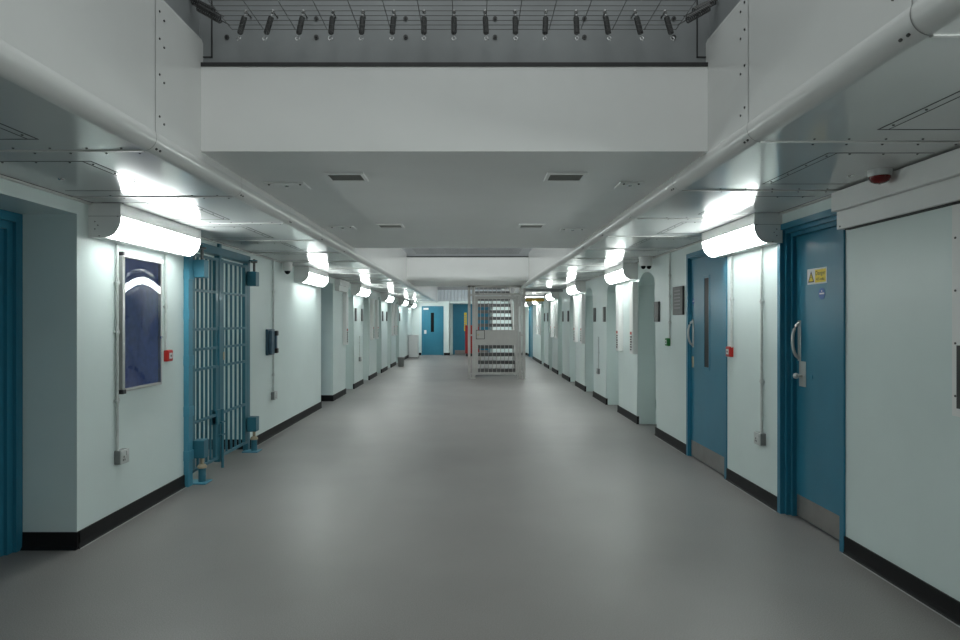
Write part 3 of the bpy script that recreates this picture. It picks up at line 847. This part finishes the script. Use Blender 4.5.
MB().lathe((0,0,0), [(.09,0),(.095,.005),(.115,.29),(.115,.30),(.105,.30),(.088,.02),(.02,.015)], 24).build('body', M['bin'], bn)
MB().lathe((0,0,.285), [(.113,0),(.123,.004),(.123,.018),(.106,.020)], 24).build('rim', M['bin'], bn)
bt = thing('batten_lamp', 'long white batten lamp across the right walkway at the far end', 'batten lamp', (2.05, 21.0, CR))
MB().bbox(-.33,.33,-.04,.04,-.04,0,.004).build('body', M['whiteb'], bt)
MB().bbox(-.32,.32,-.03,.03,-.055,-.04,.004).build('diffuser', M['dimlight'], bt)
yb = thing('yellow_beam', 'yellow painted bar across the right walkway under the batten lamp', 'beam', (2.05, 21.3, 2.15))
MB().bbox(-.36,.36,-.03,.03,0,.10,.006).build('bar', M['ybeam'], yb)
for sx in (-.30,.30): MB().bbox(sx-.02,sx+.02,-.02,.02,.10,.19,.003).build('hanger', M['greybox'], yb)

# ------------------------------------------------------------------ stair cage and stairs
CY = 16.70
cg = thing('stair_cage', 'grey steel cage with barred gate round the foot of the stairs', 'cage', (.65, CY, 0))
def cbox(x0,x1,y0,y1,z0,z1,r=.004):
    return MB().bbox(x0-.65,x1-.65,y0,y1,z0,z1,r)
posts = [(-.10,-.035),(.012,.078),(1.225,1.29),(1.335,1.40)]
for a, b in posts:
    q = cbox(a,b,-.035,.035,.012,2.42).build('post', M['cage'], cg)
    cbox(a-.03,b+.03,-.06,.06,0,.012,.002).build('foot_plate', M['cage'], q)
for (a,b) in ((-.035,.012),(1.29,1.335)):
    for z in (.12,1.13,2.18): cbox(a,b,-.012,.012,z-.02,z+.02,.002).build('link_rail', M['cage'], cg)
cbox(.078,1.225,-.03,.03,2.165,2.225).build('transom', M['cage'], cg)
cbox(-.10,1.40,-.035,.035,2.37,2.42).build('top_rail', M['cage'], cg)
for i in range(9):
    x = .078 + 1.147*(i+1)/10
    MB().tube([(x-.65,0,2.225),(x-.65,0,2.38)], .009, 6).build('transom_bar', M['cage'], cg)
lf = cbox(.085,.165,-.02,.02,.10,2.15).bbox(1.14-.65,1.215-.65,-.02,.02,.10,2.15,.004).bbox(.165-.65,1.14-.65,-.02,.02,2.07,2.15,.004).bbox(.165-.65,1.14-.65,-.02,.02,.10,.16,.004).build('gate_leaf', M['cage'], cg)
for i in range(9):
    x = .165 + .975*(i+.62)/9.3
    MB().tube([(x-.65,0,.16),(x-.65,0,2.08)], .009, 6).build('bar', M['cage'], lf)
cbox(.165,1.14,-.024,.024,.875,1.265,.003).build('mid_panel', M['cage'], lf)
cbox(.125,.325,-.040,-.02,1.04,1.25,.003).build('lock_case', M['cage'], lf)
cbox(.110,.340,-.0265,-.02,1.025,1.265,.001).build('lock_surround', M['gap'], lf)
MB().tube([(.17-.65,-.034,1.14),(.17-.65,-.045,1.14)], .028, 14).build('keyhole_disc', M['beige'], lf)
for z in (.42, 1.9): MB().tube([(1.222-.65,-.02,z-.05),(1.222-.65,-.02,z+.05)], .016, 8).build('hinge', M['cage'], lf)
MB().tube([(1.25-.65,-.06,1.22),(1.25-.65,-.06,1.88)], .022, 10).build('closer_tube', M['whiteb'], cg)
# cage sides along the stairs
for X, nm in ((-.0675,'l'),(1.3675,'r')):
    for z in (.12,1.13,2.18): MB().bbox(X-.65-.015,X-.65+.015,.035,3.6,z-.02,z+.02,.002).build('side_rail', M['cage'], cg)
    q = MB().bbox(X-.65-.03,X-.65+.03,3.6,3.66,.0,2.42,.004).build('post', M['cage'], cg)
    for i in range(12):
        y = .20 + i*.29
        MB().tube([(X-.65,y,.12),(X-.65,y,2.18)], .008, 6).build('side_bar', M['cage'], cg)
stc = thing('staircase', 'dark open riser steel staircase rising behind the barred cage', 'staircase', (.65, 17.35, 0))
rise, going = .203, .255
for i in range(14):
    MB().bbox(-.54,.54, i*going, i*going+.27, (i+1)*rise-.095, (i+1)*rise, .004).build('tread', M['stair'], stc)
for sx in (-1,1):
    x0, x1 = sorted((sx*.545, sx*.585))
    MB().prism([(-.02,0),(.28,0),(14*going+.05,14*rise-.28),(14*going+.05,14*rise),(13*going,14*rise),(-.02,.22)], 'x', x0, x1).build('stringer', M['cage'], stc)

# ------------------------------------------------------------------ light from the storeys above, world, camera
def area(name, loc, sx, sy, power, col=(1,1,1), rot=(0,0,0)):
    l = bpy.data.lights.new(name, 'AREA'); l.shape = 'RECTANGLE'; l.size = sx; l.size_y = sy; l.energy = power; l.color = col
    o = bpy.data.objects.new(name, l); COL.objects.link(o); o.location = loc; o.rotation_euler = rot; return o
area('upper_hall_light', (-.1, 0.6, 6.2), 1.6, 1.6, 20, (.97,1,.99))
area('upper_hall_light', (-.1, 11.4, 6.2), 1.6, 1.6, 20, (.97,1,.99))
area('upper_hall_light', (-.1, 23., 6.2), 1.6, 1.6, 20, (.97,1,.99))
w = bpy.data.worlds.new('hall'); S.world = w; w.use_nodes = True
bg = w.node_tree.nodes['Background']; bg.inputs['Color'].default_value = (.93,1,.99,1); bg.inputs['Strength'].default_value = .62

cam = bpy.data.cameras.new('camera'); co = bpy.data.objects.new('camera', cam); COL.objects.link(co)
co.location = (0,0,1.5); co.rotation_euler = (PI/2,0,0)
cam.lens = 24; cam.sensor_width = 36; cam.shift_x = .00865; cam.shift_y = .0010
cam.clip_start = .05
S.camera = co
S.view_settings.view_transform = 'Standard'; S.view_settings.look = 'None'
S.view_settings.exposure = 0.36; S.view_settings.gamma = 1; S.view_settings.use_curve_mapping = False
